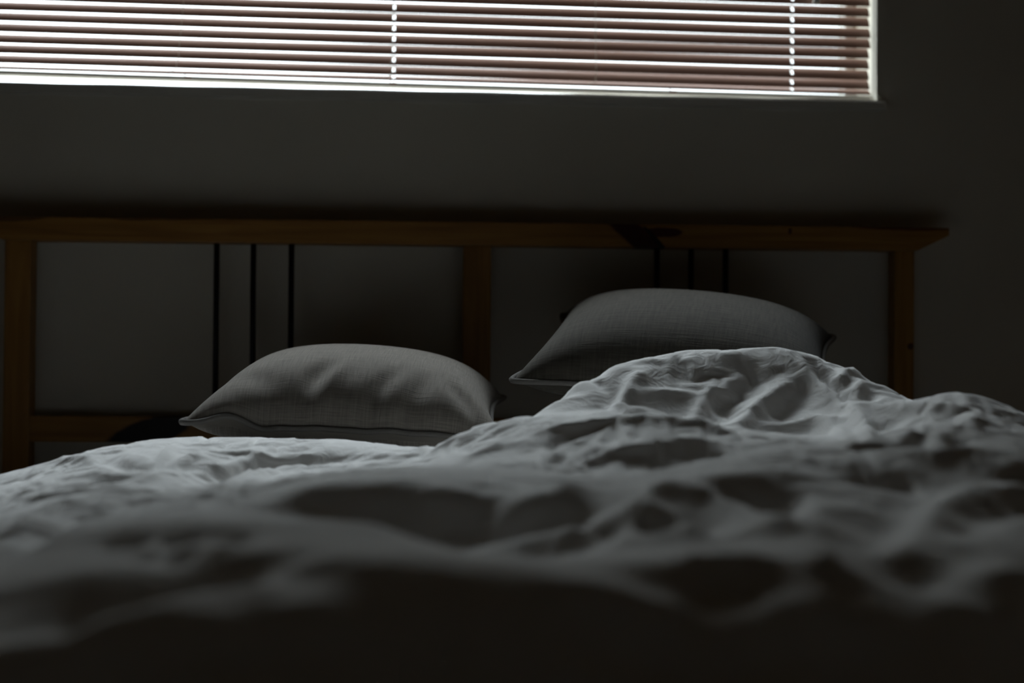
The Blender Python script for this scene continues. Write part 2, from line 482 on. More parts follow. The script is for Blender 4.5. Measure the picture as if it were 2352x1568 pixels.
def ladder(x, drift, wig):
    pts = []
    for t in np.linspace(0, 1, 60):
        z = 1.87 - t * (1.87 - 1.2975)
        f = max(0, (1.45 - z) / 0.15)
        xx = x + drift * f ** 1.3 + wig * math.sin(min(1.0, max(0, (1.325 - z) / 0.028)) * 2 * PI) * 0.9
        pts.append((xx, yf - 0.001, z + SLOPE * x))
    p = pts[-1]
    for k in range(1, 8): pts.append((p[0] - 0.002 * k, yf - 0.002, p[2] - 0.0005 * k + 0.0006 * math.sin(k)))
    return cord('ladder_cord', pts, 0.00055)
ladder(-0.462, -0.012, 0.0022); ladder(-0.100, -0.003, -0.003); ladder(0.2555, 0.002, 0.0015)
# clear plastic tassel on the end of a cord
tx = 0.648
cord('tassel_cord', [(tx, yf - 0.004, 1.87 - t * 0.38) for t in np.linspace(0, 1, 8)], 0.0006)
ta = link('tassel', tube_mesh('tassel', [(tx, yf - 0.004 - YB, z - BT) for z in (1.495, 1.49, 1.475, 1.455, 1.441, 1.4385, 1.438)], [0.0015, 0.003, 0.0042, 0.0052, 0.0066, 0.0064, 0.003], sides=16), M_TASSEL, blind)
# small rusty clips that close the ladders under the bottom rail
for x in (-0.455, -0.0985, 0.395):
    m_r = bpy.data.materials.get('rusty_clip') or simple('rusty_clip', (0.30, 0.10, 0.05), 0.7, 0.3)
    b = bmesh.new(); box_bm(b, x - 0.006, x + 0.006, -0.013, 0.004, 1.2835 + SLOPE * x - BT, 1.2865 + SLOPE * x - BT, 0.0008)
    box_bm(b, x - 0.0062, x - 0.0048, -0.0135, -0.0115, 1.2835 + SLOPE * x - BT, 1.290 + SLOPE * x - BT)
    me = bpy.data.meshes.new('cord_clip'); b.to_mesh(me); b.free(); link('cord_clip', me, m_r, blind)

# ---------------------------------------------------------------- bed frame
bed = empty('bed_frame', (0.03, 1.3, 0))
tag(bed, 'pine bed frame whose headboard has thin black metal spindles', 'bed')
inv = (-0.03, -1.3, 0)
def bedbox(name, x0, x1, y0, y1, z0, z1, mat, bev=0.002):
    o = box(name, x0, x1, y0, y1, z0, z1, mat, bed, bev); o.location = inv; return o
top = prism('top_rail', [(-0.794, 1.0345), (-0.794, 1.0215), (-0.738, 0.9955), (0.801, 0.9955), (0.855, 1.0215), (0.855, 1.0345)], 2.390, 2.437, M_WOODTOP, bed, 0.0016); top.location = inv
bedbox('post', -0.737, -0.694, 2.400, 2.436, 0, 0.996, M_WOODPOST)
bedbox('post', 0.7635, 0.798, 2.400, 2.436, 0, 0.996, M_WOODPOST)
bedbox('middle_post', 0.0255, 0.0730, 2.402, 2.432, 0.30, 0.996, M_WOODV, 0.003)
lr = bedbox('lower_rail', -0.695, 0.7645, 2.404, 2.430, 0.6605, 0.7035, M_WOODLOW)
for x in (-0.3900, -0.3285, -0.2645, 0.3570, 0.4157, 0.4752):
    me = tube_mesh('spindle', [(x, 2.418, z) for z in (0.702, 0.85, 0.9965)], 0.0050, sides=14)
    o = link('spindle', me, M_METAL, bed); o.location = inv
bedbox('side_rail', -0.735, -0.712, 0.22, 2.402, 0.26, 0.40, M_WOOD)
bedbox('side_rail', 0.775, 0.798, 0.22, 2.402, 0.26, 0.40, M_WOOD)
bedbox('foot_rail', -0.735, 0.798, 0.185, 0.22, 0.26, 0.40, M_WOOD)
bedbox('leg', -0.737, -0.694, 0.18, 0.225, 0, 0.41, M_WOODPOST); bedbox('leg', 0.755, 0.798, 0.18, 0.225, 0, 0.41, M_WOODPOST)
b = bmesh.new()
for k in range(16): box_bm(b, -0.712, 0.775, 0.26 + k * 0.132, 0.33 + k * 0.132, 0.375, 0.392)
me = bpy.data.meshes.new('slat_base'); b.to_mesh(me); b.free(); o = link('slat_base', me, M_WOOD, bed); o.location = inv

def mattress():
    b = bmesh.new(); box_bm(b, -0.70, 0.765, 0.24, 2.375, 0.393, 0.568, 0.045, 5)
    me = bpy.data.meshes.new('mattress'); b.to_mesh(me); b.free(); me.shade_smooth()
    o = link('mattress', me, M_MATT)
    return tag(o, 'mattress under the white duvet on the pine bed frame', 'mattress')
mattress()

# ---------------------------------------------------------------- duvet
SURVEY = [(-0.553,1.450,0.6084),(-0.438,1.150,0.5999),(-0.342,0.900,0.6004),(-0.536,1.740,0.6436),(-0.474,1.540,0.6407),(-0.412,1.340,0.6425),(-0.382,1.240,0.6401),(-0.375,1.220,0.6383),(-0.368,1.196,0.6307),(-0.329,1.070,0.6459),(-0.295,0.960,0.6330),(-0.270,0.880,0.6284),(-0.263,0.857,0.6076),(-0.493,1.770,0.6677),(-0.429,1.540,0.6594),(-0.381,1.370,0.6572),(-0.359,1.290,0.6562),(-0.353,1.270,0.6554),(-0.351,1.262,0.6465),(-0.306,1.100,0.6638),(-0.269,0.970,0.6516),(-0.258,0.930,0.6354),(-0.251,0.904,0.6291),(-0.243,0.876,0.6265),(-0.237,0.856,0.6079),(-0.440,1.810,0.6863),(-0.384,1.580,0.6726),(-0.347,1.430,0.6653),(-0.328,1.350,0.6627),(-0.323,1.330,0.6615),(-0.320,1.322,0.6536),(-0.274,1.130,0.6691),(-0.237,0.980,0.6590),(-0.228,0.944,0.6457),(-0.222,0.919,0.6373),(-0.212,0.879,0.6338),(-0.205,0.852,0.6088),(-0.376,1.840,0.6954),(-0.349,1.710,0.6831),(-0.322,1.580,0.6691),(-0.292,1.430,0.6686),(-0.267,1.310,0.6689),(-0.230,1.130,0.6753),(-0.212,1.040,0.6692),(-0.200,0.984,0.6585),(-0.193,0.950,0.6513),(-0.189,0.929,0.6426),(-0.178,0.877,0.6395),(-0.171,0.845,0.6102),(-0.307,1.860,0.6941),(-0.282,1.710,0.6819),(-0.279,1.690,0.6787),(-0.275,1.669,0.6610),(-0.234,1.420,0.6645),(-0.218,1.320,0.6669),(-0.186,1.130,0.6785),(-0.169,1.030,0.6721),(-0.167,1.014,0.6649),(-0.157,0.954,0.6571),(-0.151,0.920,0.6497),(-0.143,0.871,0.6458),(-0.136,0.835,0.6124),(-0.239,1.850,0.6950),(-0.227,1.760,0.6900),(-0.225,1.740,0.6870),(-0.221,1.711,0.6656),(-0.182,1.410,0.6777),(-0.166,1.290,0.6752),(-0.140,1.090,0.6810),(-0.126,0.980,0.6710),(-0.124,0.967,0.6604),(-0.121,0.942,0.6533),(-0.115,0.901,0.6460),(-0.109,0.859,0.6070),(-0.170,1.830,0.6960),(-0.163,1.760,0.6914),(-0.162,1.750,0.6888),(-0.160,1.721,0.6755),(-0.129,1.390,0.6897),(-0.120,1.300,0.6894),(-0.119,1.280,0.6880),(-0.117,1.263,0.6664),(-0.099,1.070,0.6813),(-0.087,0.950,0.6693),(-0.086,0.937,0.6554),(-0.082,0.895,0.6498),(-0.078,0.851,0.6087),(-0.092,1.830,0.6942),(-0.087,1.720,0.6890),(-0.086,1.700,0.6872),(-0.084,1.670,0.6821),(-0.071,1.420,0.6937),(-0.065,1.300,0.6936),(-0.064,1.285,0.6920),(-0.063,1.262,0.6617),(-0.053,1.060,0.6813),(-0.047,0.940,0.6679),(-0.046,0.923,0.6548),(-0.042,0.869,0.6045),(-0.014,1.800,0.6886),(-0.013,1.670,0.6865),(-0.012,1.620,0.6849),(-0.011,1.420,0.6952),(-0.010,1.290,0.6915),(-0.010,1.270,0.6893),(-0.009,1.241,0.6529),(-0.008,1.050,0.6729),(-0.007,0.950,0.6636),(-0.006,0.933,0.6519),(-0.006,0.880,0.6020),(0.002,1.690,0.7069),(0.002,1.669,0.6978),(0.002,1.560,0.6893),(0.002,1.420,0.6953),(0.002,1.290,0.6903),(0.002,1.265,0.6871),(0.002,1.244,0.6461),(0.002,1.040,0.6682),(0.002,0.940,0.6594),(0.002,0.879,0.6022),(0.018,1.690,0.7157),(0.017,1.661,0.6984),(0.015,1.420,0.6954),(0.033,1.700,0.7205),(0.032,1.600,0.6973),(0.030,1.520,0.6932),(0.028,1.420,0.6954),(0.026,1.290,0.6896),(0.025,1.277,0.6829),(0.025,1.239,0.6392),(0.021,1.030,0.6632),(0.019,0.940,0.6580),(0.019,0.880,0.6019),(0.079,1.680,0.7335),(0.074,1.560,0.7144),(0.070,1.480,0.6962),(0.066,1.390,0.6944),(0.059,1.250,0.6817),(0.059,1.235,0.6794),(0.058,1.210,0.6320),(0.049,1.020,0.6552),(0.045,0.940,0.6522),(0.043,0.885,0.6007),(0.139,1.660,0.7383),(0.131,1.560,0.7195),(0.129,1.531,0.7023),(0.118,1.400,0.6922),(0.113,1.340,0.6902),(0.110,1.311,0.6802),(0.099,1.170,0.6734),(0.098,1.155,0.6697),(0.097,1.142,0.6484),(0.087,1.030,0.6595),(0.080,0.940,0.6551),(0.075,0.883,0.6012),(0.181,1.580,0.7391),(0.179,1.559,0.7246),(0.172,1.501,0.7090),(0.164,1.428,0.6959),(0.156,1.358,0.6894),(0.150,1.307,0.6758),(0.135,1.175,0.6711),(0.134,1.158,0.6474),(0.119,1.030,0.6593),(0.109,0.940,0.6523),(0.103,0.885,0.6006),(0.227,1.560,0.7368),(0.216,1.480,0.7242),(0.213,1.460,0.7198),(0.210,1.443,0.6972),(0.197,1.350,0.6989),(0.182,1.250,0.6956),(0.171,1.170,0.6862),(0.158,1.080,0.6717),(0.145,0.990,0.6618),(0.141,0.965,0.6470),(0.134,0.910,0.5950),(0.274,1.550,0.7328),(0.269,1.521,0.7223),(0.260,1.470,0.7227),(0.257,1.453,0.7034),(0.242,1.370,0.7056),(0.216,1.220,0.6983),(0.214,1.210,0.6899),(0.209,1.182,0.6778),(0.201,1.138,0.6719),(0.174,0.980,0.6596),(0.169,0.955,0.6456),(0.160,0.903,0.5965),(0.318,1.530,0.7207),(0.314,1.510,0.7176),(0.310,1.490,0.7104),(0.289,1.390,0.7138),(0.260,1.250,0.7064),(0.258,1.240,0.6949),(0.251,1.206,0.6792),(0.229,1.100,0.6763),(0.204,0.980,0.6642),(0.199,0.955,0.6457),(0.188,0.903,0.5964),(0.356,1.470,0.7241),(0.336,1.390,0.7184),(0.307,1.270,0.7074),(0.304,1.257,0.6975),(0.294,1.213,0.6712),(0.277,1.143,0.6680),(0.259,1.071,0.6632),(0.228,0.940,0.6524),(0.224,0.923,0.6394),(0.214,0.883,0.6009),(0.421,1.440,0.7158),(0.386,1.320,0.7061),(0.382,1.307,0.6977),(0.374,1.280,0.6880),(0.345,1.180,0.6858),(0.310,1.060,0.6680),(0.287,0.980,0.6568),(0.281,0.959,0.6436),(0.266,0.908,0.5951),(0.466,1.400,0.7332),(0.456,1.371,0.7164),(0.436,1.309,0.7092),(0.418,1.255,0.6982),(0.376,1.130,0.6768),(0.340,1.020,0.6636),(0.330,0.991,0.6430),(0.312,0.937,0.6370),(0.299,0.896,0.5977),(0.523,1.400,0.7362),(0.493,1.320,0.7218),(0.460,1.230,0.7080),(0.423,1.130,0.6840),(0.385,1.030,0.6687),(0.355,0.950,0.6524),(0.334,0.893,0.5983),(0.569,1.380,0.7314),(0.532,1.290,0.7118),(0.523,1.269,0.6896),(0.503,1.219,0.6750),(0.454,1.100,0.6701),(0.408,0.990,0.6585),(0.396,0.961,0.6329),(0.379,0.918,0.5925),(0.639,1.300,0.6954),(0.516,1.050,0.6501),(0.480,0.976,0.5793),(0.118,1.730,0.7344),(0.131,1.750,0.7514),(0.127,1.700,0.7382),(0.161,1.790,0.7802),(0.158,1.752,0.7580),(0.155,1.718,0.7404),(0.209,1.820,0.7970),(0.204,1.782,0.7740),(0.200,1.743,0.7505),(0.199,1.729,0.7403),(0.255,1.830,0.8052),(0.248,1.782,0.7798),(0.244,1.748,0.7560),(0.240,1.724,0.7381),(0.309,1.850,0.8148),(0.300,1.797,0.7856),(0.294,1.759,0.7588),(0.289,1.725,0.7341),(0.372,1.850,0.8176),(0.361,1.792,0.7861),(0.351,1.744,0.7542),(0.344,1.706,0.7263),(0.435,1.850,0.8210),(0.421,1.788,0.7866),(0.410,1.740,0.7493),(0.400,1.696,0.7218),(0.477,1.830,0.8121),(0.462,1.772,0.7761),(0.451,1.729,0.7446),(0.433,1.662,0.7159),(0.522,1.810,0.7911),(0.505,1.748,0.7659),(0.490,1.698,0.7406),(0.458,1.587,0.7151),(0.547,1.770,0.7740),(0.524,1.696,0.7514),(0.501,1.621,0.7260),(0.473,1.528,0.7113),(0.541,1.673,0.7564),(0.517,1.599,0.7345),(0.489,1.512,0.7170),(0.574,1.647,0.7645),(0.553,1.586,0.7452),(0.531,1.524,0.7355),(0.611,1.635,0.7681),(0.588,1.573,0.7483),(0.565,1.511,0.7363),(0.637,1.609,0.7499),(0.602,1.522,0.7360),(0.653,1.583,0.7287),(0.614,1.490,0.7269),(0.689,1.500,0.6837),(-0.247,0.807,0.5576),(-0.223,0.806,0.5579),(-0.193,0.802,0.5588),(-0.161,0.795,0.5602),(-0.128,0.785,0.5624),(-0.103,0.809,0.5570),(-0.073,0.801,0.5587),(-0.040,0.819,0.5545),(-0.005,0.830,0.5520),(0.002,0.829,0.5522),(0.017,0.830,0.5519),(0.041,0.835,0.5507),(0.071,0.833,0.5512),(0.097,0.835,0.5506),(0.126,0.860,0.5450),(0.152,0.853,0.5465),(0.178,0.853,0.5464),(0.202,0.833,0.5509),(0.251,0.858,0.5451),(0.282,0.846,0.5477),(0.316,0.843,0.5483),(0.358,0.868,0.5425),(0.455,0.926,0.5400),(-0.035,1.700,0.6820),(-0.022,1.660,0.6850),(-0.048,1.620,0.6780),(-0.661,1.950,0.6100),(-0.545,1.950,0.6100),(-0.433,1.970,0.6150),(-0.315,1.970,0.6250),(-0.196,1.970,0.6250),(-0.077,1.970,0.6200),(0.013,1.950,0.6150),(0.089,1.900,0.6150),(-0.525,2.100,0.6100),(-0.336,2.100,0.6100),(-0.145,2.100,0.6100),(0.014,2.100,0.6100),(-0.256,1.540,0.6630),(-0.201,1.550,0.6650),(-0.142,1.520,0.6680),(-0.079,1.540,0.6720),(-0.013,1.520,0.6750),(0.067,1.430,0.6800),(0.202,1.390,0.6880),(0.067,1.800,0.6150),(0.013,1.860,0.6200),(0.110,1.860,0.6200),(0.221,1.930,0.7100),(0.280,1.930,0.7100),(0.340,1.930,0.7050),(0.398,1.920,0.6950),(0.456,1.910,0.6900),(0.513,1.900,0.6850),(0.234,2.050,0.6700),(0.342,2.050,0.6700),(0.425,2.050,0.6700),(0.521,2.050,0.6600),(0.587,1.950,0.6500),(0.252,2.200,0.6700),(0.388,2.200,0.6800),(0.525,2.200,0.6800),(0.149,1.930,0.6400),(0.170,2.200,0.6400),(0.632,1.900,0.6600),(0.691,1.850,0.6600),(0.741,1.800,0.6400),(0.698,2.100,0.6100),(0.823,2.000,0.6100),(-0.107,1.140,0.6550),(-0.058,1.140,0.6500),(-0.009,1.120,0.6450),(0.021,1.100,0.6430),(0.050,1.070,0.6420),(0.089,1.070,0.6470),(0.123,1.075,0.6480),(-0.153,1.180,0.6650),(-0.246,1.200,0.6630),(-0.295,1.210,0.6550),(-0.324,1.160,0.6420),(-0.347,1.120,0.6350),(0.505,1.450,0.7000),(0.566,1.430,0.7000),(0.247,1.400,0.6950),(0.297,1.430,0.7000),(-0.600,0.600,0.5400),(-0.600,0.400,0.5400),(-0.300,0.600,0.5400),(-0.300,0.400,0.5400),(0.000,0.600,0.5400),(0.000,0.400,0.5400),(0.300,0.600,0.5400),(0.300,0.400,0.5400),(0.600,0.600,0.5400),(0.600,0.400,0.5400)]      # points on the cloth, metres
CREASES = [(7,9,[(-0.325,1.579),(-0.373,1.657),(-0.436,1.75),(-0.47,1.782)]),
 (6,8,[(-0.323,1.574),(-0.366,1.564),(-0.444,1.647),(-0.456,1.569)]),
 (-7,13,[(-0.346,1.649),(-0.383,1.682),(-0.425,1.737)]),
 (6,8,[(-0.334,1.637),(-0.336,1.697),(-0.335,1.772)]),
 (7,9,[(-0.325,1.599),(-0.31,1.692),(-0.29,1.727)]),
 (5,6,[(-0.341,1.657),(-0.365,1.689),(-0.388,1.725)]),
 (5,6,[(-0.341,1.667),(-0.359,1.707),(-0.388,1.747)]),
 (6,9,[(-0.317,1.577),(-0.294,1.662),(-0.26,1.697),(-0.224,1.737),(-0.141,1.745)]),
 (-9,16,[(-0.276,1.559),(-0.248,1.687),(-0.202,1.73),(-0.14,1.732),(-0.065,1.697)]),
 (5,8,[(-0.32,1.569),(-0.358,1.529),(-0.4,1.519),(-0.442,1.524)]),
 (-5,9,[(-0.34,1.552),(-0.391,1.534),(-0.426,1.532)]),
 (6,9,[(-0.226,1.346),(-0.229,1.622),(-0.2,1.71),(-0.134,1.667)]),
 (5,5,[(-0.217,1.341),(-0.218,1.547),(-0.224,1.662)]),
 (5,5,[(-0.207,1.331),(-0.188,1.361),(-0.215,1.667)]),
 (5,6,[(-0.195,1.301),(-0.165,1.344),(-0.127,1.366)]),
 (-8,14,[(-0.301,1.339),(-0.284,1.351),(-0.254,1.326)]),
 (-9,16,[(-0.316,1.091),(-0.342,1.269),(-0.322,1.329)]),
 (6,14,[(-0.381,1.264),(-0.369,1.356),(-0.335,1.414),(-0.3,1.429)]),
 (-9,16,[(-0.209,1.041),(-0.184,1.041),(-0.151,1.028),(-0.142,1.036)]),
 (-8,14,[(-0.22,1.006),(-0.2,1.013),(-0.178,0.991)]),
 (7,16,[(-0.197,1.013),(-0.174,1.023),(-0.146,0.998)]),
 (-14,26,[(-0.253,0.913),(-0.206,0.921),(-0.172,0.943),(-0.117,0.956)]),
 (9,22,[(-0.228,0.881),(-0.187,0.893),(-0.15,0.913),(-0.105,0.933)]),
 (-8,14,[(-0.221,1.056),(-0.23,1.053),(-0.25,1.056)]),
 (-10,24,[(-0.064,1.279),(-0.047,1.256),(-0.004,1.038)]),
 (10,16,[(0.124,1.324),(0.1,1.231),(0.074,1.229),(0.059,1.231)]),
 (-10,20,[(0.115,1.226),(0.094,1.154),(0.054,1.136)]),
 (8,14,[(0.109,1.169),(0.097,1.149),(0.083,1.141)]),
 (6,8,[(0.016,1.547),(0.05,1.559),(0.087,1.624),(0.128,1.582)]),
 (7,8,[(0.105,1.529),(0.11,1.467),(0.129,1.539),(0.149,1.552)]),
 (-6,9,[(0.117,1.534),(0.135,1.552),(0.155,1.564)]),
 (5,6,[(0.117,1.437),(0.151,1.474),(0.169,1.552)]),
 (6,6,[(0.113,1.391),(0.139,1.439),(0.167,1.457),(0.212,1.454)]),
 (6,5,[(0.184,1.479),(0.196,1.539),(0.196,1.554)]),
 (6,8,[(0.181,1.577),(0.214,1.569),(0.256,1.559),(0.292,1.547),(0.309,1.532)]),
 (6,8,[(0.099,1.577),(0.133,1.579),(0.171,1.577)]),
 (5,6,[(0.17,1.659),(0.207,1.735),(0.219,1.722),(0.236,1.73),(0.25,1.72)]),
 (9,9,[(0.212,1.732),(0.216,1.747),(0.236,1.777),(0.252,1.79)]),
 (-9,10,[(0.207,1.737),(0.207,1.762),(0.196,1.787),(0.183,1.792)]),
 (7,7,[(0.189,1.797),(0.204,1.782),(0.205,1.765)]),
 (5,8,[(0.216,1.745),(0.245,1.757),(0.289,1.762),(0.315,1.755)]),
 (9,10,[(0.297,1.71),(0.313,1.737),(0.333,1.765),(0.384,1.797)]),
 (-13,20,[(0.327,1.73),(0.362,1.77),(0.396,1.802)]),
 (11,12,[(0.345,1.687),(0.382,1.735),(0.415,1.76),(0.444,1.78)]),
 (-9,20,[(0.395,1.72),(0.429,1.752),(0.451,1.775)]),
 (10,10,[(0.452,1.8),(0.474,1.755),(0.491,1.699),(0.486,1.629),(0.423,1.396)]),
 (-8,8,[(0.469,1.8),(0.485,1.757),(0.496,1.71)]),
 (8,8,[(0.491,1.699),(0.51,1.74),(0.521,1.77)]),
 (7,8,[(0.492,1.694),(0.512,1.682),(0.542,1.727)]),
 (-6,9,[(0.52,1.745),(0.505,1.72)]),
 (7,7,[(0.491,1.77),(0.507,1.785),(0.526,1.807)]),
 (7,7,[(0.375,1.702),(0.422,1.702),(0.449,1.702),(0.474,1.677)]),
 (6,6,[(0.448,1.699),(0.459,1.662),(0.45,1.559)]),
 (-7,14,[(0.382,1.687),(0.429,1.684),(0.445,1.647)]),
 (7,8,[(0.492,1.687),(0.53,1.654),(0.562,1.612),(0.593,1.587)]),
 (-9,18,[(0.493,1.637),(0.528,1.587),(0.577,1.557)]),
 (6,9,[(0.587,1.572),(0.588,1.547),(0.564,1.509)]),
 (8,8,[(0.436,1.374),(0.459,1.391),(0.519,1.532)]),
 (-7,9,[(0.461,1.379),(0.47,1.399)]),
 (6,9,[(0.465,1.334),(0.488,1.386)]),
 (-7,12,[(0.483,1.331),(0.501,1.376)]),
 (6,6,[(0.393,1.454),(0.399,1.381),(0.431,1.374)]),
 (6,10,[(0.428,1.349),(0.46,1.319),(0.503,1.324)]),
 (10,14,[(0.2,1.216),(0.228,1.204),(0.246,1.174),(0.266,1.076)]),
 (-12,24,[(0.23,1.214),(0.269,1.221),(0.292,1.161)]),
 (-9,18,[(0.186,1.174),(0.204,1.154),(0.222,1.066)]),
 (9,12,[(0.138,1.081),(0.152,1.166),(0.171,1.199),(0.194,1.229)]),
 (9,12,[(0.16,1.169),(0.169,1.159),(0.19,1.156)]),
 (-9,14,[(0.162,1.156),(0.18,1.136),(0.202,1.141)]),
 (8,12,[(0.155,1.156),(0.182,1.149),(0.189,1.068)]),
 (9,18,[(0.321,1.229),(0.302,1.156),(0.28,1.053)]),
 (-18,34,[(0.459,1.281),(0.405,1.204),(0.367,1.134),(0.32,1.028)]),
 (12,20,[(0.457,1.221),(0.411,1.179),(0.361,1.083),(0.323,1.018)]),
 (-9,16,[(0.372,1.286),(0.399,1.284),(0.431,1.284)]),
 (10,16,[(0.457,1.191),(0.488,1.224),(0.518,1.256)]),
 (-12,20,[(0.4,1.098),(0.44,1.149),(0.507,1.229)]),
 (12,16,[(0.257,0.973),(0.266,0.983),(0.274,0.991)]),
 (8,14,[(0.163,0.988),(0.19,0.988),(0.227,0.986)]),
 (-9,16,[(0.173,0.976),(0.203,0.973),(0.22,0.968)]),
 (-10,20,[(0.322,1.013),(0.354,1.013),(0.399,1.041)]),
 (-10,26,[(0.3,0.946),(0.333,0.953),(0.382,0.963)]),
 (-8,24,[(0.158,0.961),(0.197,0.946),(0.236,0.923)])]    # (height mm, half width mm, path over the bed)
S = np.array(SURVEY); LAM = 0.0012; AX = 0.5
def cloth_target(X, Y):
    n = len(S)
    K = np.hypot(AX * (S[:, None, 0] - S[None, :, 0]), S[:, None, 1] - S[None, :, 1]) - np.eye(n) * LAM
    A = np.zeros((n + 3, n + 3)); A[:n, :n] = K; A[:n, n] = 1; A[:n, n + 1:] = S[:, :2]; A[n, :n] = 1; A[n + 1:, :n] = S[:, :2].T
    w = np.linalg.solve(A, np.concatenate([S[:, 2], np.zeros(3)]))
    x = X.ravel(); y = Y.ravel()
    z = np.empty(len(x))
    for a in range(0, len(x), 20000):
        b_ = slice(a, a + 20000)
        z[b_] = np.hypot(AX * (x[b_, None] - S[None, :, 0]), y[b_, None] - S[None, :, 1]) @ w[:n] + w[n] + w[n + 1] * x[b_] + w[n + 2] * y[b_]
    return z.reshape(X.shape)
def blur(Z, k):
    for _ in range(k):
        Z = np.pad(Z, 1, mode='edge'); Z = (Z[1:-1, 1:-1] * 4 + Z[:-2, 1:-1] + Z[2:, 1:-1] + Z[1:-1, :-2] + Z[1:-1, 2:]) / 8
    return Z
def seg_field(X, Y, path):
    """distance to a polyline and position along it (0..1)"""
    P = np.array(path); L = np.linalg.norm(np.diff(P, axis=0), axis=1); tot = L.sum() + 1e-9; acc = 0
    best = np.full(X.shape, 9.0); tt = np.zeros(X.shape)
    for a, b_, l in zip(P[:-1], P[1:], L):
        if l < 1e-6: continue
        dx, dy = (b_ - a) / l
        s = np.clip((X - a[0]) * dx + (Y - a[1]) * dy, 0, l)
        d = np.hypot(X - a[0] - s * dx, Y - a[1] - s * dy)
        m = d < best; best = np.where(m, d, best); tt = np.where(m, (acc + s) / tot, tt); acc += l
    return best, tt
def upsample(P):
    n, m = P.shape[:2]; Q = np.zeros((2 * n - 1, 2 * m - 1) + P.shape[2:])
    Q[::2, ::2] = P; Q[1::2, ::2] = (P[:-1] + P[1:]) / 2; Q[:, 1::2] = (Q[:, :-2:2] + Q[:, 2::2]) / 2
    return Q
def relax(P, T, iters, slack, hold, bend, seed, amp):
    """cloth with spare length laid over the target: it buckles into wrinkles of its own"""
    rs = np.random.RandomState(seed)
    P = P.copy(); P[..., 2] += blur(rs.randn(*P.shape[:2]), 2) * amp
    def rest(a, b_, s): return np.linalg.norm(a - b_, axis=-1) * s
    hx = rest(T[:, 1:], T[:, :-1], slack[:, 1:]); hy = rest(T[1:], T[:-1], slack[1:])
    d1 = rest(T[1:, 1:], T[:-1, :-1], slack[1:, 1:]); d2 = rest(T[1:, :-1], T[:-1, 1:], slack[1:, 1:])
    def proj(a, b_, r, k):
        d = a - b_; l = np.linalg.norm(d, axis=-1) + 1e-9
        c = d * ((l - r) / l * 0.5 * k)[..., None]
        a -= c; b_ += c
    for it in range(iters):
        for s in (0, 1):
            proj(P[:, 1 + s::2], P[:, s:-1:2][:, :P[:, 1 + s::2].shape[1]], hx[:, s::2], 0.9)
            proj(P[1 + s::2], P[s:-1:2][:P[1 + s::2].shape[0]], hy[s::2], 0.9)
        for s in (0, 1):
            a = P[1 + s::2, 1:]; b_ = P[s:-1:2, :-1][:a.shape[0]]; proj(a, b_, d1[s::2], 0.35)
            a = P[1 + s::2, :-1]; b_ = P[s:-1:2, 1:][:a.shape[0]]; proj(a, b_, d2[s::2], 0.35)
        L = P[1:-1, 1:-1] * 1.0
        L = (P[:-2, 1:-1] + P[2:, 1:-1] + P[1:-1, :-2] + P[1:-1, 2:]) / 4 - L
        P[1:-1, 1:-1] += bend * L
        P += hold * (T - P)
    return P
